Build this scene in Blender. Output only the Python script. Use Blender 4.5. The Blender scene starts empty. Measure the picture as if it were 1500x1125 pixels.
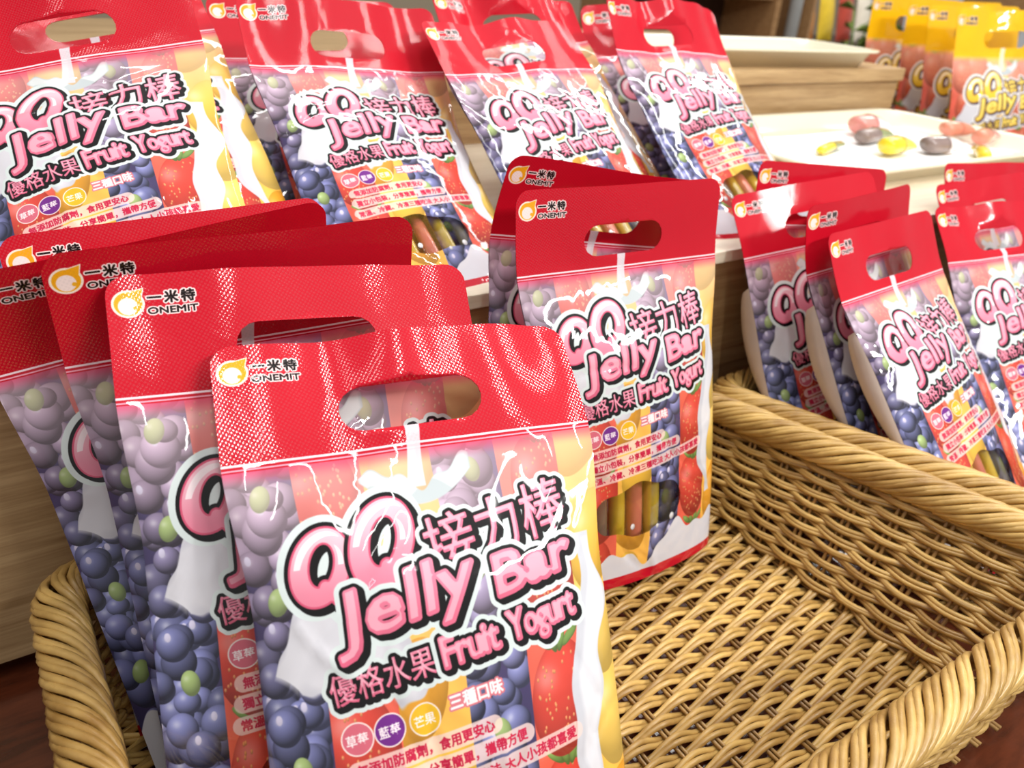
import bpy, bmesh, math, random
import numpy as np
from mathutils import Matrix, Vector
from mathutils.geometry import delaunay_2d_cdt

sc = bpy.context.scene
COL = sc.collection
R_ = random.Random(7)

# ----------------------------------------------------------------------------
# camera, world, lamps, exposure
# ----------------------------------------------------------------------------
FPX = 1185.13
CAM_H = 0.494
_X = Vector((1935., 480., -FPX)).normalized()
_Y = Vector((-900., 702., -FPX)).normalized()
_Z = _X.cross(_Y)
# world axes as seen by the camera: X runs along the shelf, Y away from the aisle, Z up
_RT = Matrix((_X, _Y, _Z))
cam_d = bpy.data.cameras.new('camera')
cam = bpy.data.objects.new('camera', cam_d)
COL.objects.link(cam)
cam.matrix_world = Matrix.Translation((0, 0, CAM_H)) @ _RT.to_4x4()
cam_d.sensor_width = 36.0
cam_d.lens = FPX / 1500 * 36
cam_d.clip_start = 0.02
cam_d.clip_end = 60
cam_d.dof.use_dof = True
cam_d.dof.focus_distance = 0.52
cam_d.dof.aperture_fstop = 8.5
sc.camera = cam

world = bpy.data.worlds.new('shop_ambience')
sc.world = world
world.use_nodes = True
world.node_tree.nodes['Background'].inputs[0].default_value = (1.0, 0.98, 0.97, 1)
world.node_tree.nodes['Background'].inputs[1].default_value = 0.34


def area(name, loc, target, sx, sy, power, color=(1, .985, .96)):
    l = bpy.data.lights.new(name, 'AREA')
    l.shape = 'RECTANGLE'
    l.size, l.size_y = sx, sy
    l.energy = power
    l.color = color
    o = bpy.data.objects.new(name, l)
    COL.objects.link(o)
    o.location = loc
    d = Vector(target) - Vector(loc)
    o.rotation_euler = d.to_track_quat('-Z', 'Y').to_euler()
    return o


# rows of ceiling lamps in the shop
for (x, y, z, tx, ty, sx, sy, pw) in ((0.85, -.15, 1.95, .8, .1, .06, 1.3, 11), (1.65, -.05, 1.95, 1.4, .2, .06, 1.3, 12), (0.10, -.20, 1.95, .2, .1, .05, 1.3, 8),
                                      (-.75, .0, 1.95, -.3, .2, .06, 1.2, 2.5), (0.5, 1.25, 2.1, .5, .9, 1.3, .07, 8), (1.9, 1.15, 2.1, 1.7, 1.0, 1.3, .07, 6),
                                      (1.3, -1.6, 1.9, .7, .4, 1.3, .10, 46), (3.3, 2.1, 2.3, 3.5, 2.5, 1.3, .2, 26), (4.9, 2.1, 2.3, 4.9, 2.5, 1.3, .2, 26)):
    area('ceiling_lamp', (x, y, z), (tx, ty, 0), sx, sy, pw)

sc.view_settings.view_transform = 'Standard'
sc.view_settings.look = 'None'
sc.view_settings.gamma = 1
sc.view_settings.use_curve_mapping = False
sc.view_settings.exposure = 0.15


# ----------------------------------------------------------------------------
# helpers
# ----------------------------------------------------------------------------
def tag(o, label=None, cat=None, group=None, kind=None):
    if label: o['label'] = label
    if cat: o['category'] = cat
    if group: o['group'] = group
    if kind: o['kind'] = kind
    return o


def empty(name, loc, rz=0.0):
    o = bpy.data.objects.new(name, None)
    o.empty_display_size = .02
    COL.objects.link(o)
    o.location = loc
    o.rotation_euler = (0, 0, rz)
    return o


def link(name, me, parent=None, mat=None):
    if mat is not None and not me.materials:
        me.materials.append(mat)
    o = bpy.data.objects.new(name, me)
    COL.objects.link(o)
    if parent is not None:
        o.parent = parent
    return o


def mesh_from(name, verts, faces, smooth=True):
    me = bpy.data.meshes.new(name)
    me.from_pydata([tuple(map(float, v)) for v in verts], [], [tuple(map(int, f)) for f in faces])
    if smooth:
        me.polygons.foreach_set('use_smooth', [True] * len(me.polygons))
    me.update()
    return me


class MB:
    """collects shapes into one mesh"""
    def __init__(s):
        s.v, s.f = [], []

    def add(s, vs, fs):
        n = len(s.v)
        s.v += [tuple(v) for v in vs]
        s.f += [tuple(i + n for i in f) for f in fs]

    def box(s, x0, x1, y0, y1, z0, z1):
        s.add([(x0, y0, z0), (x1, y0, z0), (x1, y1, z0), (x0, y1, z0), (x0, y0, z1), (x1, y0, z1), (x1, y1, z1), (x0, y1, z1)],
              [(0, 3, 2, 1), (4, 5, 6, 7), (0, 1, 5, 4), (1, 2, 6, 5), (2, 3, 7, 6), (3, 0, 4, 7)])

    def tube(s, pts, r, sides=6, closed=False, cap=True, flat=1.0, up=(0, 0, 1)):
        P = np.asarray(pts, float)
        n = len(P)
        if closed:
            T = np.roll(P, -1, 0) - np.roll(P, 1, 0)
        else:
            T = np.gradient(P, axis=0)
        T /= np.linalg.norm(T, axis=1)[:, None] + 1e-12
        U = np.tile(np.asarray(up, float), (n, 1))
        bad = np.abs((U * T).sum(1)) > .95
        U[bad] = (1, 0, 0)
        N = U - (U * T).sum(1)[:, None] * T
        N /= np.linalg.norm(N, axis=1)[:, None] + 1e-12
        B = np.cross(T, N)
        rr = np.broadcast_to(np.asarray(r, float), (n,))
        vs = []
        for k in range(sides):
            a = 2 * math.pi * k / sides
            vs.append(P + rr[:, None] * (math.cos(a) * B + math.sin(a) * N * flat))
        V = np.stack(vs, 1).reshape(-1, 3)
        fs = []
        m = n if closed else n - 1
        for i in range(m):
            j = (i + 1) % n
            for k in range(sides):
                k2 = (k + 1) % sides
                fs.append((i * sides + k, i * sides + k2, j * sides + k2, j * sides + k))
        if cap and not closed:
            fs.append(tuple(range(sides))[::-1])
            fs.append(tuple((n - 1) * sides + k for k in range(sides)))
        s.add(V, fs)

    def build(s, name, mat, parent=None, smooth=True, bevel=0.0, kind=None):
        me = mesh_from(name, s.v, s.f, smooth)
        if bevel:
            bm = bmesh.new()
            bm.from_mesh(me)
            bmesh.ops.bevel(bm, geom=bm.edges[:], offset=bevel, segments=2, affect='EDGES', profile=.7)
            bm.to_mesh(me)
            bm.free()
        o = link(name, me, parent, mat)
        if kind: o['kind'] = kind
        return o


def box(name, mat, x0, x1, y0, y1, z0, z1, parent=None, bevel=.0015):
    m = MB()
    m.box(x0, x1, y0, y1, z0, z1)
    return m.build(name, mat, parent, smooth=False, bevel=bevel)


# ----------------------------------------------------------------------------
# materials
# ----------------------------------------------------------------------------
def new_mat(name):
    m = bpy.data.materials.new(name)
    m.use_nodes = True
    nt = m.node_tree
    return m, nt, nt.nodes['Principled BSDF']


def lin(c):
    return tuple(((x / 255) / 12.92 if x <= 10 else ((x / 255 + .055) / 1.055) ** 2.4) for x in c)


def N(nt, typ, **kw):
    n = nt.nodes.new(typ)
    for k, v in kw.items():
        setattr(n, k, v)
    return n


def plain(name, rgb, rough=.5, coat=0.0, bump=0.0, scale=60, spec=.5, vary=.0, trans=0.0):
    m, nt, b = new_mat(name)
    c = lin(rgb)
    b.inputs['Base Color'].default_value = (*c, 1)
    b.inputs['Roughness'].default_value = rough
    b.inputs['Coat Weight'].default_value = coat
    b.inputs['Coat Roughness'].default_value = .06
    b.inputs['Specular IOR Level'].default_value = spec
    if trans:
        b.inputs['Transmission Weight'].default_value = trans
    tc = N(nt, 'ShaderNodeTexCoord')
    if vary or bump:
        no = N(nt, 'ShaderNodeTexNoise')
        no.inputs['Scale'].default_value = scale
        no.inputs['Detail'].default_value = 4
        nt.links.new(tc.outputs['Object'], no.inputs['Vector'])
    if vary:
        mx = N(nt, 'ShaderNodeMix', data_type='RGBA')
        mx.inputs[6].default_value = (*[x * (1 - vary) for x in c], 1)
        mx.inputs[7].default_value = (*[min(1, x * (1 + vary)) for x in c], 1)
        nt.links.new(no.outputs['Fac'], mx.inputs[0])
        nt.links.new(mx.outputs[2], b.inputs['Base Color'])
    if bump:
        bp = N(nt, 'ShaderNodeBump')
        bp.inputs['Strength'].default_value = bump
        bp.inputs['Distance'].default_value = .002
        nt.links.new(no.outputs['Fac'], bp.inputs['Height'])
        nt.links.new(bp.outputs['Normal'], b.inputs['Normal'])
    return m


def wood(name, dark, light, scale=(1.2, 14, 26), rough=.45, axis_noise=3.0, coat=.15):
    m, nt, b = new_mat(name)
    tc = N(nt, 'ShaderNodeTexCoord')
    mp = N(nt, 'ShaderNodeMapping')
    mp.inputs['Scale'].default_value = scale
    nt.links.new(tc.outputs['Object'], mp.inputs['Vector'])
    n1 = N(nt, 'ShaderNodeTexNoise')
    n1.inputs['Scale'].default_value = axis_noise
    n1.inputs['Detail'].default_value = 8
    n1.inputs['Roughness'].default_value = .65
    n1.inputs['Distortion'].default_value = .4
    nt.links.new(mp.outputs['Vector'], n1.inputs['Vector'])
    mp2 = N(nt, 'ShaderNodeMapping')
    mp2.inputs['Scale'].default_value = tuple(s * 6 for s in scale)
    nt.links.new(tc.outputs['Object'], mp2.inputs['Vector'])
    n2 = N(nt, 'ShaderNodeTexNoise')
    n2.inputs['Scale'].default_value = axis_noise
    n2.inputs['Detail'].default_value = 4
    nt.links.new(mp2.outputs['Vector'], n2.inputs['Vector'])
    ad = N(nt, 'ShaderNodeMath', operation='MULTIPLY_ADD')
    ad.inputs[1].default_value = .45
    nt.links.new(n2.outputs['Fac'], ad.inputs[0])
    nt.links.new(n1.outputs['Fac'], ad.inputs[2])
    cr = N(nt, 'ShaderNodeValToRGB')
    cr.color_ramp.elements[0].position = .45
    cr.color_ramp.elements[0].color = (*lin(dark), 1)
    cr.color_ramp.elements[1].position = .95
    cr.color_ramp.elements[1].color = (*lin(light), 1)
    nt.links.new(ad.outputs[0], cr.inputs['Fac'])
    nt.links.new(cr.outputs['Color'], b.inputs['Base Color'])
    b.inputs['Roughness'].default_value = rough
    b.inputs['Coat Weight'].default_value = coat
    b.inputs['Coat Roughness'].default_value = .25
    bp = N(nt, 'ShaderNodeBump')
    bp.inputs['Strength'].default_value = .12
    bp.inputs['Distance'].default_value = .001
    nt.links.new(ad.outputs[0], bp.inputs['Height'])
    nt.links.new(bp.outputs['Normal'], b.inputs['Normal'])
    return m


def cane_mat(name, dark, light):
    """round synthetic rattan, slightly streaky, a little different from cane to cane"""
    m, nt, b = new_mat(name)
    tc = N(nt, 'ShaderNodeTexCoord')
    oi = N(nt, 'ShaderNodeObjectInfo')
    no = N(nt, 'ShaderNodeTexNoise', noise_dimensions='4D')
    no.inputs['Scale'].default_value = 45
    no.inputs['Detail'].default_value = 3
    nt.links.new(tc.outputs['Object'], no.inputs['Vector'])
    ml = N(nt, 'ShaderNodeMath', operation='MULTIPLY')
    ml.inputs[1].default_value = 30
    nt.links.new(oi.outputs['Random'], ml.inputs[0])
    nt.links.new(ml.outputs[0], no.inputs['W'])
    ad = N(nt, 'ShaderNodeMath', operation='MULTIPLY_ADD')
    ad.inputs[1].default_value = .4
    nt.links.new(oi.outputs['Random'], ad.inputs[0])
    nt.links.new(no.outputs['Fac'], ad.inputs[2])
    cr = N(nt, 'ShaderNodeValToRGB')
    cr.color_ramp.elements[0].position = .3
    cr.color_ramp.elements[0].color = (*lin(dark), 1)
    cr.color_ramp.elements[1].position = .95
    cr.color_ramp.elements[1].color = (*lin(light), 1)
    nt.links.new(ad.outputs[0], cr.inputs['Fac'])
    nt.links.new(cr.outputs['Color'], b.inputs['Base Color'])
    b.inputs['Roughness'].default_value = .38
    b.inputs['Coat Weight'].default_value = .25
    b.inputs['Coat Roughness'].default_value = .2
    n2 = N(nt, 'ShaderNodeTexNoise')
    n2.inputs['Scale'].default_value = 700
    n2.inputs['Detail'].default_value = 1
    nt.links.new(tc.outputs['Object'], n2.inputs['Vector'])
    bp = N(nt, 'ShaderNodeBump')
    bp.inputs['Strength'].default_value = .25
    bp.inputs['Distance'].default_value = .0006
    nt.links.new(n2.outputs['Fac'], bp.inputs['Height'])
    nt.links.new(bp.outputs['Normal'], b.inputs['Normal'])
    return m


M_RISER = wood('oak_riser', (146, 112, 70), (204, 172, 126))
M_SHELF = wood('pale_shelf', (222, 208, 180), (243, 233, 212), rough=.35)
M_TABLE = wood('dark_table', (58, 25, 15), (118, 58, 34), scale=(1.5, 8, 8), rough=.12, coat=.8)
M_CABINET = wood('cabinet_wood', (140, 100, 62), (180, 140, 96))
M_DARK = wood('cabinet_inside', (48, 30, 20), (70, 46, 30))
M_CANE = cane_mat('rattan', (140, 99, 40), (218, 180, 106))
M_STAKE = cane_mat('rattan_stake', (120, 84, 40), (178, 138, 76))
M_TRAY = plain('cream_melamine', (236, 227, 200), rough=.22, coat=.4)
M_PAPER = plain('white_paper', (252, 252, 250), rough=.6, bump=.15, scale=30)

# ----------------------------------------------------------------------------
# printed artwork of the pouches, painted with numpy (flat print)
# ----------------------------------------------------------------------------

BW = 0.20            # pouch width in metres
BH = 0.338           # pouch height
HL = 0.272           # height of the line below the red header
HV, HLV = BH / BW, HL / BW


def glyph_tris(body):
    c = bpy.data.curves.new('print_text', 'FONT')
    c.body = body
    c.resolution_u = 3
    o = bpy.data.objects.new('print_text', c)
    COL.objects.link(o)
    dg = bpy.context.evaluated_depsgraph_get()
    dg.update()
    ev = o.evaluated_get(dg)
    me = ev.to_mesh()
    me.calc_loop_triangles()
    co = np.empty(len(me.vertices) * 3, np.float32)
    me.vertices.foreach_get('co', co)
    co = co.reshape(-1, 3)[:, :2]
    ti = np.empty(len(me.loop_triangles) * 3, np.int32)
    me.loop_triangles.foreach_get('vertices', ti)
    T = co[ti.reshape(-1, 3)].copy()
    ev.to_mesh_clear()
    bpy.data.objects.remove(o)
    bpy.data.curves.remove(c)
    return T


class Art:
    SS = 2

    def __init__(s, S, alpha_window=True):
        s.S = S
        s.w, s.h = S, int(round(HV * S))
        s.rgb = np.ones((s.h, s.w, 3), np.float32)
        s.a = np.ones((s.h, s.w), np.float32)
        yy, xx = np.mgrid[0:s.h, 0:s.w].astype(np.float32)
        s.U = (xx + .5) / S
        s.V = (yy + .5) / S

    def mix(s, mask, col):
        col = np.asarray(col, np.float32)
        if col.ndim == 1:
            col = col / 255.
        s.rgb += (col - s.rgb) * mask[..., None]

    def win(s, u0, u1, v0, v1):
        x0, x1 = max(0, int(u0 * s.S)), min(s.w, int(u1 * s.S) + 2)
        y0, y1 = max(0, int(v0 * s.S)), min(s.h, int(v1 * s.S) + 2)
        return slice(y0, max(y0, y1)), slice(x0, max(x0, x1))

    def ball(s, cx, cy, rx, ry, col, clip=None, rot=0., shade=.55, hi=.5, edge=.5):
        r = max(rx, ry)
        sl = s.win(cx - r, cx + r, cy - r, cy + r)
        U, V = s.U[sl] - cx, s.V[sl] - cy
        if U.size == 0:
            return
        c, n = math.cos(rot), math.sin(rot)
        p, q = (U * c + V * n) / rx, (-U * n + V * c) / ry
        d2 = p * p + q * q
        m = np.clip((1 - np.sqrt(d2)) * min(rx, ry) * s.S + .5, 0, 1)
        if clip is not None:
            m = m * ((U + cx > clip[0]) & (U + cx < clip[1]))
        nz = np.sqrt(np.clip(1 - d2, 0, 1))
        a, b = (U) / r, (V) / r
        lam = np.clip(.35 * -a + .55 * b + .75 * nz, 0, 1)
        k = (1 - shade) + shade * lam
        colr = np.asarray(col, np.float32) / 255 * k[..., None]
        h = np.exp(-(((a + .3) ** 2 + (b - .38) ** 2) / .05)) * hi
        colr = colr + (1 - colr) * h[..., None]
        s.rgb[sl] += (colr - s.rgb[sl]) * m[..., None]

    def blob(s, mask_fn, box_, col, soft=1.0, alpha=1.0):
        sl = s.win(*box_)
        d = mask_fn(s.U[sl], s.V[sl])          # signed: positive inside, W units
        m = np.clip(d * s.S / soft + .5, 0, 1) * alpha
        c = np.asarray(col, np.float32)
        if c.ndim == 1:
            c = c / 255
        s.rgb[sl] += (c - s.rgb[sl]) * m[..., None]

    # ---- letters -------------------------------------------------------
    def raster(s, tris, pad):
        """tris in W units -> (mask at SS x, slice box)"""
        k = s.S * s.SS
        T = tris * k
        x0 = int(T[..., 0].min()) - pad * s.SS
        y0 = int(T[..., 1].min()) - pad * s.SS
        x0 -= x0 % s.SS
        y0 -= y0 % s.SS
        w = int(T[..., 0].max()) - x0 + pad * s.SS + 2
        h = int(T[..., 1].max()) - y0 + pad * s.SS + 2
        w += -w % s.SS
        h += -h % s.SS
        M = np.zeros((h, w), bool)
        T = T - (x0, y0)
        for t in T:
            a, b, c = t
            lx, ly = np.floor(t.min(0)).astype(int)
            hx, hy = np.ceil(t.max(0)).astype(int) + 1
            X = np.arange(lx, hx) + .5
            Y = (np.arange(ly, hy) + .5)[:, None]
            e0 = (b[0] - a[0]) * (Y - a[1]) - (b[1] - a[1]) * (X - a[0])
            e1 = (c[0] - b[0]) * (Y - b[1]) - (c[1] - b[1]) * (X - b[0])
            e2 = (a[0] - c[0]) * (Y - c[1]) - (a[1] - c[1]) * (X - c[0])
            M[ly:hy, lx:hx] |= ((e0 >= 0) & (e1 >= 0) & (e2 >= 0)) | ((e0 <= 0) & (e1 <= 0) & (e2 <= 0))
        return M, x0 // s.SS, y0 // s.SS

    @staticmethod
    def dilate(M, r):
        if r < 1:
            return M.copy()
        h, w = M.shape
        out = np.zeros_like(M)
        cs = np.zeros((h, w + 1), np.int32)
        np.cumsum(M, 1, out=cs[:, 1:])
        ri = int(r)
        for dy in range(-ri, ri + 1):
            q = int(math.sqrt(r * r - dy * dy))
            lo = np.clip(np.arange(w) - q, 0, w)
            hi = np.clip(np.arange(w) + q + 1, 0, w)
            row = (cs[:, hi] - cs[:, lo]) > 0
            if dy >= 0:
                out[dy:] |= row[:h - dy]
            else:
                out[:dy] |= row[-dy:]
        return out

    def paste(s, M, x0, y0, col, alpha=1.0):
        k = s.SS
        h, w = M.shape
        A = M.reshape(h // k, k, w // k, k).mean((1, 3)).astype(np.float32) * alpha
        h, w = A.shape
        ax, ay = max(0, -x0), max(0, -y0)
        bx, by = min(w, s.w - x0), min(h, s.h - y0)
        if bx <= ax or by <= ay:
            return
        A = A[ay:by, ax:bx]
        c = np.asarray(col, np.float32)
        if c.ndim == 1:
            c = c / 255
        else:
            c = c[ay:by, ax:bx] / 255
        R = s.rgb[y0 + ay:y0 + by, x0 + ax:x0 + bx]
        R += (c - R) * A[..., None]

    def place(s, body, u, v, size, rot=0., shear=0., width=None, sx=1.0):
        T = glyph_tris(body).astype(np.float64)
        T[..., 0] -= T[..., 0].min()
        if width:
            sx = width / (T[..., 0].max() * size)
        T = T * (size * sx, size)
        T[..., 0] += T[..., 1] * shear
        c, n = math.cos(rot), math.sin(rot)
        return np.stack([u + T[..., 0] * c - T[..., 1] * n, v + T[..., 0] * n + T[..., 1] * c], -1)

    def simple(s, body, u, v, size, col, rot=0., width=None, bold=.0, outline=0., ocol=(255, 255, 255)):
        T = s.place(body, u, v, size, rot, width=width)
        pad = int((bold + outline) * s.S) + 4
        M, x0, y0 = s.raster(T, pad)
        k = s.S * s.SS
        G = s.dilate(M, bold * k)
        if outline:
            s.paste(s.dilate(G, outline * k), x0, y0, ocol)
        s.paste(G, x0, y0, col)

    def bubble(s, M, x0, y0, bold, ol, halo, shadow, pal):
        """thick outlined candy lettering: halo, black edge with drop shadow, tinted fill"""
        k = s.S * s.SS
        G = s.dilate(M, bold * k)
        O = s.dilate(G, ol * k)
        dx, dy = int(shadow * k), int(shadow * k * .8)
        Sh = O.copy()
        for q in range(0, max(dx, 1), max(1, dx // 4)):
            yq = int(q * dy / max(dx, 1))
            if q:
                Sh[:-yq or None, q:] |= O[yq:, :-q]
        s.paste(s.dilate(Sh, halo * k), x0, y0, pal['halo'])
        s.paste(Sh, x0, y0, pal['edge'])
        h, w = G.shape[0] // s.SS, G.shape[1] // s.SS
        t = np.linspace(0, 1, h, dtype=np.float32)[:, None, None]
        g = np.asarray(pal['fill_lo'], np.float32) * (1 - t) + np.asarray(pal['fill_hi'], np.float32) * t
        g = np.broadcast_to(g, (h, w, 3))
        s.paste(G, x0, y0, g)
        # inner shine
        core = ~s.dilate(~G, max(2, bold * k * .75))
        sh = np.zeros_like(core)
        o = max(1, int(.004 * k))
        sh[o:, :-o] = core[:-o, o:]
        s.paste(sh & core, x0, y0, pal['shine'], .6)


def smooth(a, b, x):
    t = np.clip((x - a) / (b - a), 0, 1)
    return t * t * (3 - 2 * t)


PINK = dict(halo=(216, 226, 224), edge=(12, 8, 10), fill_lo=(216, 86, 118), fill_mid=(232, 130, 154), fill_hi=(238, 146, 170), shine=(248, 202, 212))
GOLD = dict(halo=(240, 236, 232), edge=(60, 34, 70), fill_lo=(232, 176, 30), fill_mid=(240, 196, 50), fill_hi=(250, 222, 90), shine=(252, 236, 150))


def paint(S, yellow=False):
    rng = random.Random(3)
    A = Art(S)
    U, V = A.U, A.V
    pal = GOLD if yellow else PINK
    wob = .006 * np.sin(V * 11) + .004 * np.sin(V * 23 + 1)
    edges = [0, .16, .335, .52, .70, .88, 1.02]
    kinds = ['g', 's', 'm', 'g', 's', 'm'] if not yellow else ['s', 's', 'm', 's', 's', 's']
    base = {'g': (66, 58, 96), 's': (226, 96, 76), 'm': (250, 188, 82)}
    for i, k in enumerate(kinds):
        m = ((U > edges[i]) & (U <= edges[i + 1])).astype(np.float32)
        A.mix(m, base[k])
    n1 = np.sin(U * 37 + 3 * np.sin(V * 9)) * np.sin(V * 21 + 2 * np.sin(U * 13))
    A.rgb *= (1 + .05 * n1[..., None])
    for i, k in enumerate(kinds):
        u0, u1 = edges[i], edges[i + 1]
        if k == 'g':
            y = .0
            items = []
            while y < HLV + .03:
                for _ in range(4):
                    items.append((u0 + rng.random() * (u1 - u0), y + rng.uniform(-.03, .03)))
                y += .043
            rng.shuffle(items)
            for x, yy in items:
                up = min(1, max(0, (yy - .75) / .35))
                c1, c2 = (128, 132, 184), (178, 156, 188)
                j = rng.uniform(.82, 1.18)
                col = [min(255, (c1[q] * (1 - up) + c2[q] * up) * j) for q in range(3)]
                r = rng.uniform(.034, .050)
                A.ball(x, yy, r, r * rng.uniform(.9, 1.15), col, (u0, u1), shade=.66, hi=.42)
                if rng.random() < .35:
                    A.ball(x - .012, yy + .02, .008, .012, [220, 214, 240], (u0, u1), shade=.1, hi=0)
            for yy in (1.27, 1.02, .62, .36):
                x = u0 + (u1 - u0) * rng.uniform(.35, .65)
                A.ball(x, yy, .024, .034, (176, 200, 128), (u0, u1), rot=rng.uniform(-.7, .7), shade=.4, hi=.3)
        elif k == 's':
            for q in range(5):
                yy = .1 + q * .28 + rng.uniform(-.05, .05)
                x = (u0 + u1) / 2 + rng.uniform(-.05, .05)
                col = (228, 74, 60) if not yellow else (222, 92, 62)
                A.ball(x, yy, .095, .15, col, (u0, u1), rot=rng.uniform(-.5, .5), shade=.35, hi=.3)
                for _ in range(46):
                    a, r = rng.uniform(0, 6.28), math.sqrt(rng.random()) * .9
                    A.ball(x + math.cos(a) * r * .09, yy + math.sin(a) * r * .145, .0032, .0052, (246, 160, 104), (u0, u1), shade=.3, hi=0)
                for l in range(4):
                    A.ball(x + .03 * (l - 1.5), yy + .15, .012, .035, (132, 168, 84), (u0, u1), rot=(l - 1.5) * -.6, shade=.4, hi=.1)
        else:
            for q in range(6):
                yy = .05 + q * .25 + rng.uniform(-.05, .05)
                x = (u0 + u1) / 2 + rng.uniform(-.05, .05)
                A.ball(x, yy, .085, .14, rng.choice([(252, 196, 70), (248, 172, 52), (253, 210, 104)]), (u0, u1), rot=rng.uniform(-.6, .6), shade=.28, hi=.35)
    # pale yogurt veil towards the header and behind the lettering
    veil = .50 * smooth(.98, 1.34, V) + .26 * np.exp(-(((U - .52) / .34) ** 2 + ((V - 1.02) / .2) ** 2))
    A.mix(np.clip(veil, 0, .7), (228, 200, 204) if not yellow else (244, 214, 196))

    # milk: swirl on the left, stream along the right edge, crown under the handle
    def swirl(u, v):
        c = .83 + .10 * np.sin((u - .02) * 9)
        return .085 - np.abs(v - c) * (.9 + .3 * np.sin(u * 30)) - np.clip(u - .34, 0, 1) * .8 - np.clip(.1 - u, 0, 1) * 1.3 + .008 * np.sin(u * 70 + v * 40)
    A.blob(swirl, (0, .6, .55, 1.15), (204, 202, 210), 4)
    A.blob(lambda u, v: swirl(u + .012, v + .016) - .02, (0, .6, .55, 1.15), (226, 224, 228), 18, .6)

    def stream(u, v):
        c = .905 + .035 * np.sin(v * 7.5 + .6) + .01 * np.sin(v * 23)
        wdt = .020 + .030 * smooth(.35, .6, v) * (1 - smooth(.88, 1.06, v)) + .008 * np.sin(v * 31)
        return np.minimum(wdt - np.abs(u - c), np.minimum(v - .30, 1.06 - v))
    A.blob(stream, (.75, 1., .25, 1.1), (204, 205, 212), 3)
    A.blob(lambda u, v: stream(u - .012, v) - .018, (.75, 1., .25, 1.1), (232, 232, 236), 14, .7)

    def crown(u, v):
        x = (u - .475) / .15
        top = 1.262 + .045 * x * x + .012 * np.sin(u * 75) + .018 * np.sin(u * 33 + 1)
        bot = 1.20 + .075 * x * x
        return np.minimum(np.minimum(top - v, v - bot), (1 - np.abs(x)) * .1)
    A.blob(crown, (.3, .66, 1.1, 1.36), (190, 198, 200), 3)
    A.blob(lambda u, v: np.minimum(crown(u, v), v - 1.238 - .02 * np.sin(u * 40)) - .004, (.3, .66, 1.1, 1.36), (228, 230, 228), 8, .85)

    # clear window low on the front, ringed by a milk splash
    win_d = .115 - np.sqrt(((U - .47) / 2.1) ** 2 + (V - .335) ** 2) + .008 * np.sin(U * 31) - np.clip(.26 - V, 0, 1) * .3

    def splash(u, v):
        top = .165 + .05 * np.sin(u * 9 + .8) + .035 * np.sin(u * 21) + .016 * np.sin(u * 47)
        return top - v
    winm = np.clip(win_d * S + .5, 0, 1) * (1 - np.clip(splash(U, V) * S, 0, 1))
    A.blob(splash, (0, 1, 0, .34), (220, 220, 226), 3)
    A.blob(lambda u, v: splash(u, v + .03), (0, 1, 0, .34), (214, 216, 226), 22, .5)
    for (x, y, r) in ((.42, .27, .012), (.57, .24, .009), (.2, .285, .012), (.66, .262, .014)):
        A.ball(x, y, r, r * 1.2, (244, 244, 246), shade=.3, hi=.2)
        winm[(U - x) ** 2 + (V - y) ** 2 < r * r] = 0

    A.mix(np.clip((.040 + .012 * np.sin(U * 3.1) - V) * S + .5, 0, 1), (200, 14, 42) if not yellow else (240, 180, 20))
    # red header (yellow on the other flavour)
    hc = (194, 8, 34) if not yellow else (246, 190, 14)
    f = smooth(HLV - .062, HLV - .006, V) * .78
    A.mix(f * (V < HLV), (226, 60, 100) if not yellow else (248, 204, 60))
    A.mix(np.clip((V - HLV + .018) * S + .5, 0, 1), hc)
    for lo, hi, c in ((HLV - .014, HLV - .010, (246, 170, 190)), (HLV - .003, HLV + .003, (250, 226, 232))):
        if not yellow:
            A.mix(((V > lo) & (V < hi)).astype(np.float32), c)

    # milk pouring from the handle
    def pour(u, v):
        t = np.clip((1.50 - v) / .24, 0, 1.2)
        return (.030 - .012 * np.sin(t * 2.6)) - np.abs(u - (.492 - .02 * t ** 1.5))
    A.blob(lambda u, v: np.minimum(pour(u, v), np.minimum(1.5 - v, v - 1.245)), (.4, .6, 1.2, 1.52), (226, 220, 224) if not yellow else (252, 240, 200), 2.5, .92)
    A.blob(lambda u, v: np.minimum(pour(u - .01, v) - .012, np.minimum(1.5 - v, v - 1.245)), (.4, .6, 1.2, 1.52), (206, 200, 206), 5, .5)

    # brand mark: drop with a pale kernel, two lines of lettering
    ex, ey = .052, 1.610

    def drop(u, v, g=0.):
        x, y = u - ex, v - ey
        d = .034 + g - np.sqrt(x * x + (y * 1.06) ** 2)
        px, py = ex + .037, ey + .040
        tx, ty = u - px, v - py
        # pointed tip up and to the right
        s_ = (tx * -.70 + ty * -.71)
        w_ = np.abs(tx * .71 - ty * .70)
        tip = np.minimum(np.minimum(s_ * .62 - w_ + g * .5, .05 - s_), .03)
        return np.maximum(d, tip)
    b_ = (ex - .06, ex + .07, ey - .06, ey + .07)
    A.blob(lambda u, v: drop(u, v, .006), b_, (250, 232, 214), 1.2)
    A.blob(lambda u, v: drop(u, v, 0), b_, (240, 164, 22), 1.2)
    A.blob(lambda u, v: .0235 - np.sqrt((u - ex + .001) ** 2 + (v - ey + .0065) ** 2), b_, (250, 226, 220), 1.4)
    A.blob(lambda u, v: .006 - np.sqrt((u - ex - .017) ** 2 + (v - ey + .012) ** 2), b_, (238, 170, 40), 1.2)
    for q, ch in enumerate('一米特'):
        A.simple(ch, .099 + .0415 * q, 1.6115, .0345, (20, 8, 8), width=.033, bold=.0017, outline=.0038, ocol=(250, 226, 222))
    A.simple('ONEMIT', .098, 1.580, .0255, (24, 8, 8), width=.122, bold=.0014, outline=.0032, ocol=(250, 226, 222))

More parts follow.
